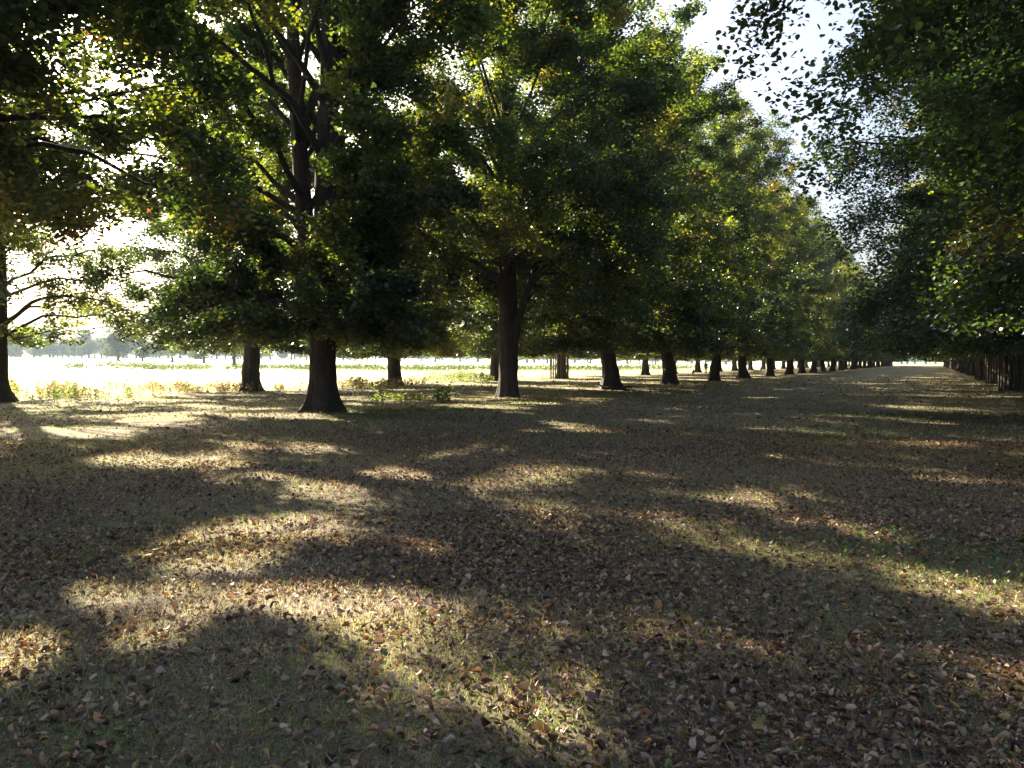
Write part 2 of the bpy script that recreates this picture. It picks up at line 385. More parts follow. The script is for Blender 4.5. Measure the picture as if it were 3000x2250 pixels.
# --- tree A: twin stems, open high up so the stems show
def keepA(c, rng):
    X = c[:, :2] @ XR; T = -(c[:, :2] @ XF); z = c[:, 2]
    near = (T > .2) & (X > -1.7) & (X < 1.2) & (z > 9.3) & (z < 17)
    return ~((near & (rng.random(len(c)) < .42)) | (X < -6.0 + .5 * np.sin(z * 1.3)))
stemsA = [([cr(0, 0), cr(0, .5), cr(.0, 1.4), cr(-.02, 2.6), cr(.02, 4), cr(.10, 6), cr(.22, 9.5), cr(.28, 13), cr(.3, 20)], [.48, .45, .41, .38, .38, .36, .31, .26, .06]),
          ([cr(-.08, 2.9), cr(-.25, 3.8), cr(-.50, 5.5), cr(-.68, 8), cr(-.86, 11), cr(-.95, 14), cr(-1.3, 19)], [.26, .29, .28, .26, .22, .17, .05])]
A_ = tree_proto('limeA', 11, H=28.5, Rc=5.9, emod=lambda z, phi: (1 - .34 * np.maximum(0, np.cos(phi - TH))) * (1 + .36 * np.maximum(0, -np.sin(phi)) * (z > 7)) * np.interp(z, [6, 9, 18, 29], [1, 1.36, 1.36, 1.1]), zb=2.15, n_leaf=370000, lsize=.12, hi=True, world=(-17.5, 21.2), stems=stemsA, keep=keepA, burr=9, flare=.62, holes=.16, NL=72)
# --- tree B: bare bole, long limb leaving low on the side
def keepB(c, rng):
    X = c[:, :2] @ XR; T = -(c[:, :2] @ XF); z = c[:, 2]
    low = z < 4.9 - .22 * np.abs(X) + .3 * np.sin(X * 2)
    mid = (T > 0) & (np.abs(X) < 2.6) & (z < 6.4)
    hole = (T > -1.5) & (np.abs(X - .8) < 3.0) & (z < 13) & (rng.random(len(c)) < .3)
    return ~(low | mid | hole)
stemsB = [([cr(0, 0), cr(0, 1.5), cr(-.03, 3), cr(-.05, 5.2), cr(-.12, 8), cr(-.2, 11), cr(-.1, 15), cr(0, 20)], [.44, .42, .43, .40, .32, .25, .15, .04]),
          ([cr(.22, 2.5, .15), cr(.36, 3.3, .2), cr(.72, 4.4, .25), cr(1.12, 5.6, .3), cr(1.62, 6.9, .3), cr(2.15, 8.2, .3), cr(2.45, 9.6, .3), cr(2.5, 12, .2), cr(2.9, 16, 0)], [.23, .19, .165, .15, .145, .135, .12, .09, .03])]
extraB = [([cr(-.25, 5.2, .2), cr(-.9, 5.6, .6), cr(-1.75, 6.2, 1), cr(-2.9, 7.2, 1.2), cr(-4.4, 8.1, 1.3), cr(-6, 8.4, 1.3)], [.14, .11, .095, .08, .06, .03]),
          ([cr(-2.0, 6.4, 1), cr(-2.5, 5.7, 1), cr(-2.9, 4.7, .9)], [.06, .05, .03]),
          ([cr(1.0, 5.2, .3), cr(1.5, 5.9, .7), cr(2.4, 6.4, 1), cr(4.1, 7.0, 1.2), cr(6, 7.0, 1.2)], [.11, .10, .085, .06, .03]),
          ([cr(.75, 4.4, .3), cr(1.3, 4.95, .8), cr(2.2, 5.05, 1), cr(3.3, 4.5, 1.1), cr(4.4, 3.6, 1.1)], [.08, .065, .055, .045, .02]),
          ([cr(1.9, 7.6, .3), cr(2.6, 8.6, .6), cr(4.2, 9.2, .8), cr(6.2, 9.0, .8)], [.10, .08, .06, .03]),
          ([cr(-.2, 8, .2), cr(-1, 8.9, .6), cr(-2.4, 9.2, 1), cr(-4, 10, 1)], [.11, .09, .07, .03])]
B_ = tree_proto('limeB', 23, H=29, Rc=7.8, zb=3.0, n_leaf=310000, lsize=.13, hi=True, world=(-17.5, 34.3), stems=stemsB, extra=extraB, keep=keepB, zlift=5.4, flare=.35, NL=64)
# --- thinner tree at the field edge, seen against the sky
T_ = tree_proto('limeT', 37, H=20, Rc=6.0, emod=lambda z, phi: np.interp(z, [9, 14, 20], [1, .72, .6]), drop=.15, limbw=.6, world=(-34, 20.8), zb=2.3, n_leaf=120000, lsize=.125, hi=True, dens=1, NL=42, r0=.42, flare=1.1,
                extra=[([cr(.2, 3.0), cr(.7, 3.3), cr(1.6, 4.2), cr(3.2, 4.3), cr(5, 4.0)], [.12, .09, .07, .045, .02]),
                       ([cr(-.2, 6.0), cr(.3, 7.3), cr(1.0, 8.2), cr(2.2, 8.8), cr(4, 9.4)], [.12, .10, .08, .06, .03])])
# --- near trees whose crowns hang into the frame
def keepL(c, rng):
    z = c[:, 2] + .4 * np.sin(c[:, 0] * 1.3) + rng.normal(0, .25, len(c))
    W = c[:, :2] + np.array([-17.5, 8.])
    side = (W @ XR) / np.maximum(W @ XF, .5)
    zf = W @ XF; px = 1500 + 2448 * side; py = 1062 - (c[:, 2] - CAMH) / np.maximum(zf, .5) * 2448
    sky = (np.abs(px - 275 - (py - 110) * .48 - 22 * np.sin(py * .021)) < 64) & (py > 90) & (c[:, 1] > 0)
    return ~(sky | ((c[:, 1] > 2.6) & (z < 4.6)) | ((side > -.33) & (c[:, 1] > 0)))
L_ = tree_proto('limeL', 41, H=26, Rc=7.2, zb=4.2, thin=True, limbw=.6, n_leaf=480000, lsize=.11, hi=True, NL=92, zlift=5, autumn=.15, drop=.08, holes=.1, keep=keepL, world=(-17.5, 8),
                emod=lambda z, phi: np.interp(z, [7.0, 9.0, 16, 23], [.95, 1.42, 1.35, 1.1]))
P_ = tree_proto('limeP', 47, H=22, Rc=6.1, zb=2.1, n_leaf=170000, lsize=.15, hi=False, NL=64, autumn=.1, drop=.08, world=(-34, 35), r0=.42, flare=.75, burr=5)
N_ = tree_proto('limeN', 57, H=22, Rc=6.5, zb=2.1, n_leaf=390000, lsize=.086, hi=True, NL=80, tmean=.0, autumn=.05, burr=3, drop=.06,  # low tmean darkens these leaves to imitate shade under the overhang
                extra=[([cr(-2, 8.0, 1), cr(-3.8, 8.8, 1.3), cr(-4.8, 8.2, 1.5), cr(-5.6, 7.4, 1.6), cr(-6.1, 6.8, 1.6)], [.07, .05, .035, .02, .008]),
                       ([cr(-2, 8.6, .4), cr(-4.4, 9.2, .6), cr(-6.0, 8.6, .8), cr(-7.0, 7.6, .9), cr(-7.6, 7.0, .9)], [.06, .045, .03, .016, .006]),
                       ([cr(-2, 7.0, -.5), cr(-3.6, 7.8, -.8), cr(-4.8, 7.1, -.9), cr(-5.5, 6.3, -.9)], [.07, .05, .03, .01]),
                       ([cr(-2, 7.8, 2), cr(-3.6, 8.6, 2.4), cr(-5, 7.9, 2.6), cr(-5.9, 7.1, 2.7)], [.07, .05, .03, .01])],
                emod=lambda z, phi: np.interp(z, [2, 5, 7, 9], [.76, .8, 1.0, 1.12]))
R_ = tree_proto('limeR', 53, H=22, Rc=6.9, zb=2.1, n_leaf=400000, lsize=.092, hi=True, NL=80, tmean=.0, autumn=.05, burr=5, drop=.04)  # leaf tint darkened by tmean, standing in for shade on this row
MID = [tree_proto('limeM%d' % k, 60 + k, H=h, Rc=rc, zb=2.1, n_leaf=150000, lsize=.175, hi=False, NL=66, drop=.08, autumn=au, burr=4, flare=f)
       for k, (h, rc, au, f) in enumerate([(26, 7.4, .10, .8), (25.5, 7.2, .25, .6), (27, 7.5, .15, .95), (26, 7.3, .12, .5)])]
OUT = [tree_proto('limeO%d' % k, 70 + k, H=21, Rc=rc, zb=2.1, n_leaf=125000, lsize=.175, hi=False, NL=62, autumn=.15, burr=4, flare=.75, topthin=.15, holes=.2) for k, rc in enumerate([5.9, 6.6])]
FAR = [tree_proto('limeF%d' % k, 80 + k, H=25.5, Rc=7.3, zb=2.1, n_leaf=50000, lsize=.30, hi=False, NL=44, autumn=.2) for k in range(2)]

ORD = 'first second third fourth fifth sixth seventh eighth ninth tenth eleventh twelfth thirteenth fourteenth fifteenth sixteenth'.split()
def jit(a): return rnd.uniform(-a, a)

# inner row on the far side of the ride (x = -17.5)
inner = [(8, L_, 'near lime tree whose boughs hang into the top corner above the thin tree'),
         (21.2, A_, 'big lime tree with twin dark stems and a burred flaring foot, nearest full trunk'),
         (34.3, B_, 'lime tree with long bare bole and one slanting side limb'),
         (47.7, MID[0], 'lime tree with a fallen branch lying at its foot'),
         (61.5, MID[1], 'lime tree just past the one with the fallen branch, foot widely flared'),
         (74.7, MID[2], 'lime tree standing right beside the walker in teal')]
for k, a in enumerate([87.8, 102.5, 116.5, 130.8]):
    inner.append((a, MID[k % 3], '%s lime tree past the walker in the row along the grass ride' % ORD[k]))
a = 144.5; k = 0
while a < 430:
    inner.append((a, (MID + FAR)[k % 3] if a < 175 else FAR[k % 2], 'distant lime tree far down the inner row, trunk merging with its neighbours')); a += 13.9; k += 1
for q, (a, pr, lab) in enumerate(inner):
    own = pr in (A_, B_, L_)
    sc = 1 if own else rnd.uniform(.94, 1.07) if a > 50 else 1.1
    if a > 60 and a < 140: pr = MID[q % 4]
    plant_tree(pr, -17.5 + (0 if own else jit(.25)), a, 0 if own or pr is L_ else rnd.uniform(0, 6.28), (1, 1, 1) if own else (sc, sc, rnd.uniform(.96, 1.08)), lab, 'lime trees of the inner row beside the ride')
# outer row along the field (x = -34)
outer = [(20.8, T_, 'thin airy lime tree at the field edge seen against bright sky'),
         (35, P_, 'field-edge lime tree between the thin tree and the twin-stemmed tree'),
         (48.7, OUT[1], 'field-edge lime tree in the gap between twin-stemmed tree and bare-boled tree'),
         (63.5, OUT[0], 'field-edge lime tree with weeds round its foot, close behind the bare bole'),
         (78, OUT[0], 'field-edge lime tree with a paling guard round its trunk'),
         (92, OUT[1], 'field-edge lime tree hidden behind the tree with the fallen branch'),
         (106, OUT[0], 'slim lime trunk at the field edge beyond the paling guard'),
         (120, OUT[0], 'field-edge lime tree hidden behind the widely flared trunk'),
         (135, OUT[1], 'field-edge lime tree between the black dog and the walker')]
a = 149; k = 0
while a < 430:
    outer.append((a, FAR[k % 2], 'distant lime tree of the field-edge row glimpsed between nearer trunks')); a += 14.1; k += 1
for a, pr, lab in outer:
    own = pr in (T_, P_); sc = rnd.uniform(.95, 1.05)
    plant_tree(pr, -34 + (0 if own else jit(.3)), a, 0 if own else rnd.uniform(0, 6.28), (1, 1, 1) if own else (sc, sc, rnd.uniform(.93, 1.03)), lab, 'lime trees of the outer row along the field')
# rows on this side
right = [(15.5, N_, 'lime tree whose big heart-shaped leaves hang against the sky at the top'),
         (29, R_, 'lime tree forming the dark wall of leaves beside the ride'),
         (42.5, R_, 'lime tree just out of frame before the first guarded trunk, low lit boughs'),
         (56.5, MID[0], 'lime tree inside the largest dark paling guard'),
         (70.5, MID[1], 'lime tree inside the second dark paling guard'),
         (84.5, MID[2], 'lime tree inside the third dark paling guard')]
a = 98.5; k = 0
while a < 430:
    right.append((a, MID[k % 3] if a < 130 else FAR[k % 2], 'distant lime tree far down the guarded row')); a += 14; k += 1
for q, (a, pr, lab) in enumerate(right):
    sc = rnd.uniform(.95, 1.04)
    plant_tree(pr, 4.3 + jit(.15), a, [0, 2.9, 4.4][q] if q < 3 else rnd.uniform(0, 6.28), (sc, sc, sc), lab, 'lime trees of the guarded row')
a = 50; k = 0
while a < 400:
    plant_tree((MID if a < 90 else FAR)[k % 2], 20.5 + jit(.4), a, rnd.uniform(0, 6.28), 1, 'lime tree in the shade behind the guarded row', 'lime trees of the rearmost row'); a += 14; k += 1

# ------------------------------------------------------------------ trees across the field
def far_tree(name, seed, H, Rc, zb, n, ls):
    rng = np.random.default_rng(seed)
    bl = []
    for q in range(14):
        a = rng.uniform(0, 6.28); r = rng.uniform(0, .62) * Rc; z = rng.uniform(zb + .18 * (H - zb), H * .86)
        bl.append((r * math.cos(a), r * math.sin(a), z, rng.uniform(.28, .46) * Rc))
    bl = np.array(bl); id_ = rng.integers(0, 14, n)
    v = rng.normal(0, 1, (n, 3)); v /= np.linalg.norm(v, axis=1)[:, None]
    P = bl[id_, :3] + v * bl[id_, 3:4] * rng.uniform(.6, 1.08, (n, 1)) * [1, 1, .8]
    P = P[P[:, 2] > zb]
    cr_ = leaves_mesh(name + '_crown', P, rng.uniform(.7, 1.3, len(P)) * ls, np.clip(.4 + .25 * rng.normal(0, 1, 14)[id_[:len(P)]] + rng.normal(0, .1, len(P)), 0, 1), M_FARLEAF, rng, False)
    b = Bag(); z = np.linspace(-.3, H * .7, 8)
    b.add(*tube(np.stack([.1 * np.sin(z), .1 * np.cos(z * 1.3), z], -1), np.interp(z, [-.3, .8, H * .7], [.75, .48, .1]), 10))
    bb = Bag()
    for q in range(14):
        p0 = np.array([0, 0, zb + .1 * H + .02 * q * H]); bb.add(*tube([p0, (p0 + bl[q, :3]) / 2 + [0, 0, .5], bl[q, :3]], [.15, .1, .04], 5))
    return b.mesh(name + '_trunk', M_BARK), bb.mesh(name + '_branches', M_BARK), cr_
FT = [far_tree('oakA', 3, 13, 6.5, .5, 2600, .85), far_tree('oakB', 4, 11, 6.8, .2, 2600, .85), far_tree('oakC', 6, 16, 7.2, .8, 2600, .9)]
def px2ground(px, Z):
    return cam2w((px - 1500) / 2448 * Z, Z)
for px, Z, p, s, lab in [(687, 205, 0, 1.0, 'lone brownish tree in the bright field, nearest across the grass'), (598, 290, 1, .9, 'small hazy tree in the field left of the lone brownish tree'),
                         (505, 300, 0, .9, 'small field tree with a dark low fence of bracken beside it'), (418, 330, 2, .75, 'hazy field tree below the sky gap'),
                         (347, 330, 1, .95, 'round hazy field tree seen past the thin lime'), (735, 360, 1, .9, 'low bushy tree in the haze between two trunks')]:
    x, y = px2ground(px, Z)
    plant_tree(FT[p], x, y, rnd.uniform(0, 6), s, lab, 'scattered trees out in the field', 'field_tree')
for k in range(150):
    t = -.78 + 1.16 * (k % 75 + rnd.uniform(0, 1)) / 75; Z = rnd.uniform(480, 540) if k < 75 else rnd.uniform(540, 620)
    x, y = cam2w(t * Z, Z)
    if x > -60: continue
    plant_tree(FT[k % 3], x, y, rnd.uniform(0, 6), rnd.uniform(.65, 1.4), 'blue hazy tree in the belt of wood beyond the field', 'trees of the far wood', 'wood_tree')
for k in range(14):
    x = -40 + 6 * k + jit(2); plant_tree(FT[k % 3], x, 640 + jit(25), rnd.uniform(0, 6), rnd.uniform(.8, 1.2), 'pale blue tree closing the far end of the ride', 'trees at the end of the ride', 'wood_tree')

# ------------------------------------------------------------------ litter, grass, weeds (nobody could count them)
rng = np.random.default_rng(99)
def patch(x, y): # slow variation, 0..1
    return .5 + .25 * np.sin(x * 1.3 + 1.7 * np.sin(y * .9)) + .25 * np.sin(y * 1.7 + 1.2 * np.sin(x * 1.1 + 2) + .8)
def sunlit_straw(x, y):  # yellow grass at the sun pools, paler tint there brightens them
    o = np.zeros(np.shape(x))
    for X, Z, a, b in [(-1.9, 7.9, 1.5, .5), (-2.1, 6.4, 1.0, .5), (-1.1, 5.45, 1.3, .35), (-2.6, 5.6, .8, .35), (-9.5, 19, 4, 1.2), (-7, 22, 5, 1.5), (-5.5, 14.2, 2, .6), (-9, 27, 5, 1.5)]:
        cx_, cy_ = cam2w(X, Z); dx_ = (x - cx_) * XR[0] + (y - cy_) * XR[1]; dz_ = (x - cx_) * XF[0] + (y - cy_) * XF[1]
        o = np.maximum(o, np.exp(-(dx_ / a) ** 2 - (dz_ / b) ** 2))
    return o
def sector(n, r0, r1, half=42):
    r = np.sqrt(rng.uniform(r0 * r0, r1 * r1, n)); a = R(half) * rng.uniform(-1, 1, n)
    X = r * np.sin(a); Z = r * np.cos(a)
    p = X[:, None] * XR + Z[:, None] * XF
    return p[:, 0], p[:, 1], r
def litter():
    xs = []; sz = []
    for n, r0, r1, s0, s1 in [(135000, 1.6, 9, .014, .054), (125000, 9, 20, .02, .058), (60000, 20, 48, .03, .085), (60000, 40, 120, .06, .16)]:
        x, y, r = sector(n, r0, r1, 44 if r1 < 30 else 36)
        k = rng.random(n) < (.22 + 1.05 * patch(x * .8, y * .8) ** 1.3) * (1 - .85 * sunlit_straw(x, y)) * np.where(x < -29, .25, 1)
        if r0 == 40: k &= rng.random(n) < np.clip((r - 38) / 16, 0, 1) * np.clip((122 - r) / 60, 0, 1)
        elif r0 == 20: k &= rng.random(n) < np.clip((52 - r) / 14, 0, 1)
        x, y = x[k], y[k]
        z = gh(x, y) + rng.uniform(.004, .03, len(x)) * (1 if r1 < 10 else 1.2)
        xs.append(np.stack([x, y, z], -1)); sz.append(rng.uniform(0, 1, len(x)) ** 2.3 * 1.1 * (s1 - s0) + s0)
    # dead stalks among them
    # a few drifts of larger curled leaves
    for X, Z, rr, n in [(-.05, 3.75, .33, 90), (.45, 4.1, .3, 45), (-1.3, 6.0, .7, 80), (1.9, 4.4, .9, 90), (-2.5, 7.4, 1.2, 90), (0, 4.6, 2.2, 170), (2.0, 7, 3, 250), (-1, 3.7, 1.5, 60)]:
        wx, wy = cam2w(X, Z); x = wx + rng.normal(0, rr, n); y = wy + rng.normal(0, rr, n)
        xs.append(np.stack([x, y, gh(x, y) + rng.uniform(.01, .05, n)], -1)); sz.append(rng.uniform(.035, .065, n))
    P = np.concatenate(xs); s = np.concatenate(sz); n = len(P)
    nrm = np.stack([rng.normal(0, .8, n), rng.normal(0, .8, n), np.ones(n)], -1); nrm /= np.linalg.norm(nrm, axis=1)[:, None]
    a = rng.uniform(0, 6.28, n); d = np.stack([np.cos(a), np.sin(a), rng.normal(0, .25, n)], -1); d -= (d * nrm).sum(1)[:, None] * nrm; d /= np.linalg.norm(d, axis=1)[:, None]
    w = np.cross(nrm, d); S = s[:, None]
    cu = rng.uniform(-.6, 1.7, n)[:, None]; ln = rng.uniform(-.8, 1.0, n)[:, None]; wd = (rng.uniform(.18, .85, n) * np.where(rng.random(n) < .3, .28, 1))[:, None]
    prof = [(-.5, 0), (-.33, .38), (.05, .42), (.35, .2), (.55, 0), (.35, -.2), (.05, -.42), (-.33, -.38)]
    vs = []
    for x, y in prof:
        jx = rng.normal(0, .06, (n, 1)); jy = rng.normal(0, .06, (n, 1))
        vs.append(P + S * ((x + jx) * d + (y * wd + jy) * w + (abs(y) * cu + ln * x * x) * nrm))
    V = np.stack(vs, 1).reshape(-1, 3); b = (np.arange(n) * 8)[:, None]
    F = np.concatenate([b + np.array([0, 1, 2, 3]), b + np.array([0, 3, 4, 4])[[0, 1, 2, 3]]]) if False else [np.concatenate([b + np.array([0, 1, 2, 3, 4]), b + np.array([0, 4, 5, 6, 7])])]
    tint = np.clip(rng.beta(1.3, 1.2, n) * .86, 0, 1); u = rng.random(n)
    tint = np.where(u < .07, rng.uniform(.84, .92, n), tint); tint = np.where(u > .985, rng.uniform(.94, 1, n), tint)
    tag(obj('fallen_leaves', mk_mesh('fallen_leaves', V, F, M_LITTER, False, np.repeat(tint, 8))), kind='stuff')
litter()

def blades(P, h, w, lean, tint, name, mat, two=True):
    n = len(P); a = rng.uniform(0, 6.28, n); b2 = rng.uniform(0, 6.28, n)
    side = np.stack([np.cos(a), np.sin(a), 0 * a], -1) * (w / 2)[:, None]
    ld = np.stack([np.cos(b2), np.sin(b2), 0 * a], -1) * (lean * h)[:, None]
    up = np.array([0, 0, 1.])
    v = np.stack([P - side, P + side, P + side * .7 + ld * .35 + up * (h * .6)[:, None], P - side * .7 + ld * .35 + up * (h * .6)[:, None], P + ld + up * (h * .95)[:, None]], 1).reshape(-1, 3)
    b = (np.arange(n) * 5)[:, None]
    return mk_mesh(name, v, [b + np.array([0, 1, 2, 3]), b + np.array([3, 2, 4])], mat, False, np.repeat(tint, 5))
Ps = []; hs = []; ws = []; ts = []
for n, r0, r1, h0, h1, w0 in [(150000, 1.5, 8, .015, .05, .0022), (130000, 8, 20, .02, .055, .004), (90000, 20, 45, .03, .07, .009), (60000, 40, 110, .05, .10, .022)]:
    x, y, r = sector(n, r0, r1, 44 if r1 < 30 else 36)
    k = rng.random(n) < (1.15 - .75 * patch(x * .8, y * .8)) * (np.clip((52 - r) / 14, 0, 1) if r0 == 20 else np.clip((r - 38) / 14, 0, 1) * np.clip((112 - r) / 50, 0, 1) if r0 == 40 else 1) + .8 * sunlit_straw(x, y); x, y = x[k], y[k]; m = len(x)
    Ps.append(np.stack([x, y, gh(x, y) - .003], -1)); hs.append(rng.uniform(h0, h1, m) * (1 + .8 * (rng.random(m) < .04))); ws.append(np.full(m, w0) * rng.uniform(.7, 1.4, m))
    ts.append(np.clip(.38 + .32 * sunlit_straw(x, y) + .36 * patch(y * .5, x * .6) + rng.normal(0, .17, m), 0, 1))
P = np.concatenate(Ps); n = len(P)
tag(obj('short_grass', blades(P, np.concatenate(hs), np.concatenate(ws), rng.uniform(.2, 1.3, n), np.concatenate(ts), 'short_grass', M_GRASS)), kind='stuff')
tw = Bag()
x, y, r = sector(520, 2, 13)
for k in range(520):
    a_ = rnd.uniform(0, 6.28); l_ = rnd.uniform(.05, .16); bx, by = rnd.uniform(-.02, .02), rnd.uniform(-.02, .02); z0 = float(gh(x[k], y[k])) + rnd.uniform(.012, .03)
    tw.add(*tube([[x[k] - l_ * math.cos(a_), y[k] - l_ * math.sin(a_), z0], [x[k] + bx, y[k] + by, z0 + .012], [x[k] + l_ * math.cos(a_), y[k] + l_ * math.sin(a_), z0]], [.003, .0026, .0012], 4))
tag(obj('twig_litter', tw.mesh('twig_litter', M_OLDWOOD, False)), kind='stuff')
# greener carpet of low weeds in the ride (dark green patches)
Ps = []
for (X, Z, rx, rz, n) in [(12.5, 25, 6.5, 2.6, 3000), (7.5, 19, 4, 2.2, 1800), (-3.5, 26.5, 2.5, 1.5, 1800), (3.4, 7.0, 1.3, .8, 420), (3.9, 6.0, .8, .6, 150)]:
    wx, wy = cam2w(X, Z); gx_ = rng.normal(0, rx / 1.8, n); gz_ = rng.normal(0, rz / 1.8, n)
    p = gx_[:, None] * XR + gz_[:, None] * XF + np.array([wx, wy]); Ps.append(p)
p = np.concatenate(Ps); n = len(p); P = np.stack([p[:, 0], p[:, 1], gh(p[:, 0], p[:, 1]) + rng.uniform(.01, .09, n)], -1)
tag(obj('low_weeds', leaves_mesh('low_weeds', P, rng.uniform(.02, .055, n), np.clip(rng.normal(.05, .1, n), 0, 1), M_NETTLE, rng, False, .9)), kind='stuff')

# long straw grass of the field
n = 150000; u = rng.random(n) ** 1.9; x = -35.5 - u * 70 + rng.normal(0, .8, n); y = rng.uniform(-5, 190, n)
P = np.stack([x, y, gh(x, y) - .01], -1); h = rng.uniform(.12, .38, n) * (1 + .5 * patch(x * .3, y * .3))
tag(obj('long_straw_grass', blades(P, h, np.interp(u, [0, 1], [.010, .045]) * rng.uniform(.6, 1.3, n), rng.uniform(.1, .8, n), np.clip(rng.normal(.93, .10, n), 0, 1), 'straw_grass', M_GRASS)), kind='stuff')

# weeds: upright stems with whorls of leaves
def weed_bag(spots, seed):
    g = np.random.default_rng(seed); LP = []; TT = []; SS = []; st = Bag()
    for (x, y, h, dry) in spots:
        z0 = float(gh(x, y)); lx, ly = g.normal(0, .12, 2) * h
        st.add(*tube([[x, y, z0 - .02], [x + lx * .5, y + ly * .5, z0 + h * .55], [x + lx, y + ly, z0 + h]], [.006, .005, .002], 3))
        m = int(16 * h / .6) + 5; f = np.sort(g.uniform(.12, 1.0, m)); a = g.uniform(0, 6.28, m); r = (1.05 - f) * .13 * h / .6 + .03
        LP.append(np.stack([x + lx * f + r * np.cos(a), y + ly * f + r * np.sin(a), z0 + f * h], -1)); TT.append(np.clip(g.normal(.85 if dry else .35, .14, m), 0, 1)); SS.append(g.uniform(.05, .11, m))
    return st, np.concatenate(LP), np.concatenate(TT), np.concatenate(SS), g
def weed_patch(name, areas, seed):
    g = np.random.default_rng(seed); spots = []
    for (px0, px1, Z0, Z1, n, h0, h1, dry) in areas:
        for _ in range(n):
            Z = g.normal((Z0 + Z1) / 2, (Z1 - Z0) / 2.6); px = g.normal((px0 + px1) / 2, (px1 - px0) / 3.0); x, y = px2ground(px, Z)
            c = .5 + .5 * math.sin(px * .045 + 2 * math.sin(px * .013) + Z * .3)
            if g.random() > .25 + .75 * c: continue
            spots.append((x, y, h0 + (h1 - h0) * (.25 + .75 * c) * g.uniform(.3, 1.05), g.random() < dry))
    st, LP, TT, SS, g = weed_bag(spots, seed)
    o = obj(name, leaves_mesh(name, LP, SS * 1.2, TT, M_NETTLE, g, False, .7)); tag(o, kind='stuff')
    s_ = obj(name + '_stems', st.mesh(name + '_stems', M_NETTLE, False), o)
weed_patch('nettle_bed', [(70, 370, 35.5, 40, 210, .2, .8, .5), (400, 735, 44, 50, 360, .2, .6, .85), (795, 830, 47, 50, 30, .3, .6, .6), (1000, 1180, 50, 57, 260, .3, .75, .8),
                          (1280, 1480, 68, 84, 520, .4, .9, .1), (1180, 1300, 62, 70, 90, .2, .5, .4), (1080, 1250, 34, 40, 160, .12, .32, .2), (2200, 2235, 110, 130, 40, .4, .8, .4), (-200, 60, 38, 44, 160, .3, .8, .3)], 7)
sp = []
for _ in range(16):
    x, y = px2ground(1296 + jit(22), 33.2 + jit(.5)); sp.append((x, y, rnd.uniform(.35, .85), False))
st, LP, TT, SS, g = weed_bag(sp, 12)
e0 = Vector((sp[0][0], sp[0][1], float(gh(sp[0][0], sp[0][1]))))
np_ = tag(empty('nettle_plant', e0), 'clump of tall green weeds standing alone in the shade between the two big trunks', 'weed clump')
obj('stem', st.mesh('nettle_stem', M_NETTLE, False), np_, -e0); obj('leaf_spray', leaves_mesh('nettle_leaf', LP, SS * 1.5, TT, M_NETTLE, g, False, .6), np_, -e0)

# bracken bands in the field
g = np.random.default_rng(21); LP = []
for q in range(520):
    Z = g.uniform(150, 215); x, y = px2ground(g.uniform(860, 2500) if q < 430 else g.uniform(200, 860), Z)
    if x > -50: continue
    w_ = g.uniform(.6, 2.4); m = int(26 * w_)
    LP.append(np.stack([x + g.normal(0, w_, m), y + g.normal(0, w_, m), float(gh(x, y)) + g.uniform(0, 1, m) ** 1.3 * g.uniform(.5, 1.25)], -1))
LP = np.concatenate(LP)
tag(obj('bracken', leaves_mesh('bracken', LP, g.uniform(.25, .55, len(LP)), np.clip(g.normal(.45, .2, len(LP)), 0, 1), M_FARLEAF, g, False, .8)), kind='stuff')

# ------------------------------------------------------------------ fallen branch at the third trunk
def to_local(pts, o): return [[p[0] - o[0], p[1] - o[1], p[2]] for p in pts]
cx, cy = -17.5, 47.7
b = Bag()
def rel(X, T, z): q = X * XR - T * XF; return [q[0], q[1], z]
b.add(*tube([rel(-.80, .75, .36), rel(-.62, .75, .24), rel(-.40, .78, .12), rel(0, .85, .09), rel(.5, .85, .08), rel(.95, .8, .16), rel(1.35, .75, .19), rel(1.95, .7, .15)], [.035, .05, .065, .075, .075, .06, .045, .015], 8))
fb = empty('fallen_branch', (cx, cy, float(gh(cx, cy)))); tag(fb, 'dark fallen branch lying across the foot of a lime trunk', 'branch')
obj('bough', b.mesh('bough', M_DARKWOOD), fb)
b = Bag(); b.add(*tube([rel(1.3, .75, .18), rel(1.5, .9, .3), rel(1.75, 1.0, .34)], [.02, .014, .006], 5)); b.add(*tube([rel(.9, .8, .15), rel(1.2, .5, .27), rel(1.5, .35, .26)], [.02, .014, .006], 5))
obj('twig', b.mesh('twig', M_DARKWOOD), fb)

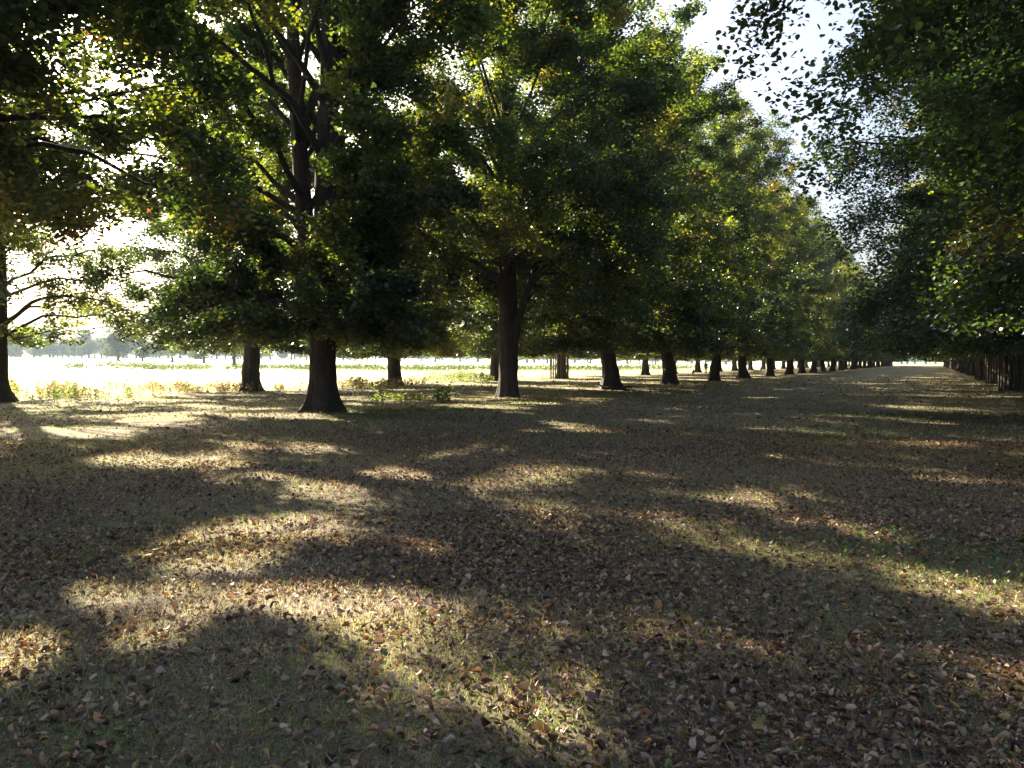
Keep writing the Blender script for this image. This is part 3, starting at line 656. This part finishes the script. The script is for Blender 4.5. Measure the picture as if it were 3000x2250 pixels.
# ------------------------------------------------------------------ tree guards
def guard(x, y, mat, label, h=2.5, r=.95, n=24, seed=0, proto={}):
    g_ = empty('tree_guard', (x, y, float(gh(x, y)))); tag(g_, label, 'tree guard', 'paling guards round lime trunks')
    rr = random.Random(seed)
    for k in range(n):
        a = k * 2 * math.pi / n + rr.uniform(-.05, .05)
        key = (mat.name, k % 3)
        if key not in proto:
            b = Bag(); zz = np.linspace(-.1, h, 6)
            w = (.075 if mat is M_DARKWOOD else .058) + .008 * (k % 3)
            V = []; 
            for z in zz:
                tw = .004 * math.sin(z * 3 + k)
                V += [[-w + tw, -.014, z], [w + tw, -.014, z], [w + tw, .014, z], [-w + tw, .014, z]]
            V[-4][2] -= .03 * (k % 2); V[-1][2] -= .03 * (k % 2)
            F = [[4 * i + j, 4 * i + (j + 1) % 4, 4 * i + 4 + (j + 1) % 4, 4 * i + 4 + j] for i in range(5) for j in range(4)] + [[20, 21, 22, 23], [3, 2, 1, 0]]
            proto[key] = mk_mesh('pale', V, np.array(F), mat)
        o = obj('pale', proto[key], g_, (r * math.cos(a), r * math.sin(a), 0)); o.rotation_euler = (rr.uniform(-.02, .02), rr.uniform(-.03, .03), a + math.pi / 2)
        o.scale = (1, 1, rr.uniform(.93, 1.03))
    for z in (.55, 1.35, 2.15):
        a = np.arange(n + 1) / n * 2 * np.pi
        b = Bag(); b.add(*tube(np.stack([(r - .045) * np.cos(a), (r - .045) * np.sin(a), np.full(n + 1, z)], -1), np.full(n + 1, .028), 6))
        obj('rail', b.mesh('rail', mat), g_)
guard(-34, 78, M_OLDWOOD, 'weathered pale-wood paling guard round a field-edge trunk', seed=1)
guard(4.3, 56.5, M_DARKWOOD, 'largest dark wooden paling guard, round the nearest trunk of its row', seed=2)
guard(4.3, 70.5, M_DARKWOOD, 'dark paling guard just behind the largest guard', seed=3)
guard(4.3, 84.5, M_DARKWOOD, 'smallest dark paling guard, third along the guarded row', seed=4)

# ------------------------------------------------------------------ walker and dog
def skin_body(name, vs, es, rad, mat, parent=None, sub=2, root=0):
    me = bpy.data.meshes.new(name); me.from_pydata(vs, es, []); me.materials.append(mat)
    o = obj(name, me, parent)
    sk = o.modifiers.new('skin', 'SKIN'); sk.use_smooth_shade = True
    for k, r in enumerate(rad): me.skin_vertices[0].data[k].radius = r if hasattr(r, '__len__') else (r, r)
    me.skin_vertices[0].data[root].use_root = True
    ss = o.modifiers.new('sub', 'SUBSURF'); ss.levels = sub; ss.render_levels = sub
    dg = bpy.context.evaluated_depsgraph_get(); ev = o.evaluated_get(dg)
    nm = bpy.data.meshes.new_from_object(ev); o.modifiers.clear(); o.data = nm; nm.name = name
    for p in nm.polygons: p.use_smooth = True
    return o
M_SKIN = plain('skin', (.45, .27, .2)); M_TEAL = plain('teal_cloth', (.012, .11, .11)); M_BLACK = plain('black_cloth', (.012, .012, .015))
M_HAIR = plain('dark_hair', (.03, .02, .015)); M_FUR = plain('black_fur', (.010, .009, .009)); M_SHOE = plain('pale_shoe', (.5, .47, .44))
wx, wy = px2ground(2068, 118)
pr = empty('person', (wx, wy, float(gh(wx, wy))), R(8))
tag(pr, 'person in a teal jacket and black trousers walking away between the trunks', 'person')
# the figure walks away (+y local), mid-stride
vs = [(0, 0, .95), (0, 0, 1.12), (0, 0, 1.34), (0, .01, 1.46), (0, .02, 1.53), (0, .03, 1.62), (0, .03, 1.71),
      (-.18, 0, 1.40), (-.25, -.04, 1.14), (-.24, .06, .92), (.18, 0, 1.40), (.25, .05, 1.14), (.24, .10, .92),
      (-.10, 0, .90), (-.11, .10, .50), (-.11, .03, .09), (-.11, .17, .04), (.10, 0, .90), (.11, -.04, .50), (.11, -.26, .12), (.11, -.14, .04)]
es = [(0, 1), (1, 2), (2, 3), (3, 4), (4, 5), (5, 6), (2, 7), (7, 8), (8, 9), (2, 10), (10, 11), (11, 12), (0, 13), (13, 14), (14, 15), (15, 16), (0, 17), (17, 18), (18, 19), (19, 20)]
rad = [(.14, .10), (.13, .10), (.15, .10), .07, .055, (.08, .095), .06, .06, .045, .035, .06, .045, .035, .09, .06, .04, .035, .09, .06, .04, .035]
skin_body('person_body', vs, es, rad, M_SKIN, pr)
def shell(name, vs, es, rad, mat): return skin_body(name, vs, es, rad, mat, pr)
shell('jacket', [(0, 0, .82), (0, 0, 1.0), (0, 0, 1.15), (0, 0, 1.33), (0, .01, 1.46), (-.18, 0, 1.40), (-.25, -.04, 1.14), (-.24, .05, .96), (.18, 0, 1.40), (.25, .05, 1.14), (.24, .09, .96)],
      [(0, 1), (1, 2), (2, 3), (3, 4), (3, 5), (5, 6), (6, 7), (3, 8), (8, 9), (9, 10)], [(.20, .15), (.19, .14), (.18, .13), (.19, .13), .09, .08, .065, .055, .08, .065, .055], M_TEAL)
shell('trousers', [(0, 0, .95), (-.10, 0, .88), (-.11, .10, .50), (-.11, .035, .14), (.10, 0, .88), (.11, -.04, .50), (.11, -.25, .17)], [(0, 1), (1, 2), (2, 3), (0, 4), (4, 5), (5, 6)],
      [(.16, .13), .11, .08, .065, .11, .08, .065], M_BLACK)
for s_, (yy, zz) in ((-1, (.03, .05)), (1, (-.24, .07))):
    shell('shoe', [(s_ * .11, yy - .05, zz), (s_ * .11, yy + .08, zz - .01), (s_ * .11, yy + .17, zz - .015)], [(0, 1), (1, 2)], [.045, .045, .035], M_SHOE)
shell('hair', [(0, 0, 1.60), (0, .005, 1.68), (0, .03, 1.73)], [(0, 1), (1, 2)], [(.075, .08), (.09, .10), (.07, .08)], M_HAIR)
for s_, hx, hy in ((-1, -.24, .07), (1, .24, .11)):                       # hands: palm, four fingers and a thumb
    hv = [(hx, hy, .92), (hx, hy + .01, .85)]; he = [(0, 1)]; hr = [(.02, .035), (.016, .038)]
    for f_, (dy, ln) in enumerate(((-.03, .07), (-.01, .085), (.01, .08), (.03, .06))):
        k0 = len(hv); hv += [(hx, hy + dy, .82), (hx - s_ * .015, hy + dy + .01, .82 - ln)]; he += [(1, k0), (k0, k0 + 1)]; hr += [.009, .007]
    k0 = len(hv); hv += [(hx - s_ * .01, hy + .045, .875), (hx - s_ * .02, hy + .06, .84)]; he += [(0, k0), (k0, k0 + 1)]; hr += [.010, .008]
    shell('hand', hv, he, hr, M_SKIN)
dx, dy = px2ground(2031, 108)
dg_ = empty('dog', (dx, dy, float(gh(dx, dy))), R(200)); tag(dg_, 'small black dog standing in the shade beside the walker', 'dog')
vs = [(0, -.26, .40), (0, -.05, .40), (0, .17, .40), (0, .29, .50), (0, .38, .60), (0, .46, .58), (0, .54, .55),
      (-.07, .17, .30), (-.07, .15, .16), (-.07, .18, .02), (.07, .17, .30), (.07, .20, .16), (.07, .17, .02),
      (-.07, -.26, .32), (-.08, -.20, .21), (-.08, -.32, .13), (-.08, -.29, .02), (.07, -.26, .32), (.08, -.18, .21), (.08, -.30, .13), (.08, -.27, .02),
      (0, -.38, .44), (0, -.50, .55)]
es = [(0, 1), (1, 2), (2, 3), (3, 4), (4, 5), (5, 6), (2, 7), (7, 8), (8, 9), (2, 10), (10, 11), (11, 12), (0, 13), (13, 14), (14, 15), (15, 16), (0, 17), (17, 18), (18, 19), (19, 20), (0, 21), (21, 22)]
rad = [.10, .10, .13, .08, .09, .055, .035, .055, .035, .03, .055, .035, .03, .07, .045, .028, .028, .07, .045, .028, .028, .03, .015]
skin_body('dog_body', vs, es, rad, M_FUR, dg_)
for s_ in (-1, 1):
    skin_body('ear', [(s_ * .06, .36, .68), (s_ * .09, .37, .62), (s_ * .095, .38, .56)], [(0, 1), (1, 2)], [(.02, .03), (.012, .04), (.01, .02)], M_FUR, dg_)

# ------------------------------------------------------------------ haze
m, nt, N, L = nodes('haze_air')
pv = N.new('ShaderNodeVolumePrincipled'); pv.inputs['Color'].default_value = (.60, .77, 1, 1); pv.inputs['Density'].default_value = .00024; pv.inputs['Anisotropy'].default_value = .05
o_ = N.new('ShaderNodeOutputMaterial'); L.new(pv.outputs[0], o_.inputs['Volume'])
V = [(x, y, z) for x in (-1700, 1700) for y in (-1700, 1700) for z in (-1.3, 34)]
F = np.array([[0, 1, 3, 2], [4, 6, 7, 5], [0, 4, 5, 1], [2, 3, 7, 6], [0, 2, 6, 4], [1, 5, 7, 3]])
HAZE = True
if HAZE: tag(obj('haze', mk_mesh('haze', np.array(V, float), F, m)), kind='stuff')

# ------------------------------------------------------------------ light
w = bpy.data.worlds.new('World'); bpy.context.scene.world = w; w.use_nodes = True
nt = w.node_tree; bg = nt.nodes['Background']
sky = nt.nodes.new('ShaderNodeTexSky'); sky.sky_type = 'NISHITA'; sky.sun_disc = False
sky.sun_elevation = EL; sky.sun_rotation = AZ; sky.air_density = 1.0; sky.dust_density = 6; sky.ozone_density = 3
nt.links.new(sky.outputs[0], bg.inputs[0]); bg.inputs[1].default_value = .05
ld = bpy.data.lights.new('sun', 'SUN'); ld.energy = 5.0; ld.angle = R(.53); ld.color = (1, .89, .69)
so = bpy.data.objects.new('sun', ld); C.objects.link(so)
sv = Vector((math.sin(AZ) * math.cos(EL), math.cos(AZ) * math.cos(EL), math.sin(EL)))
so.rotation_euler = sv.to_track_quat('Z', 'Y').to_euler(); so.location = sv * 60

cd = bpy.data.cameras.new('camera'); cam = bpy.data.objects.new('camera', cd); C.objects.link(cam)
cd.sensor_width = 36; cd.lens = 2448 / 3000 * 36; cd.clip_start = .05; cd.clip_end = 5000
cam.location = (0, 0, CAMH + float(gh(0, 0))); cam.rotation_euler = (R(90 - 1.47), 0, TH)
S = bpy.context.scene; S.camera = cam
S.view_settings.view_transform = 'Standard'; S.view_settings.look = 'None'; S.view_settings.gamma = 1; S.view_settings.exposure = 2.6
cy_ = S.cycles
cy_.max_bounces = 7; cy_.diffuse_bounces = 3; cy_.glossy_bounces = 2; cy_.transmission_bounces = 4; cy_.transparent_max_bounces = 4; cy_.volume_bounces = 1
cy_.use_denoising = True; cy_.denoiser = 'OPENIMAGEDENOISE'; cy_.denoising_input_passes = 'RGB_ALBEDO_NORMAL'; cy_.denoising_prefilter = 'ACCURATE'
cy_.sample_clamp_indirect = 6
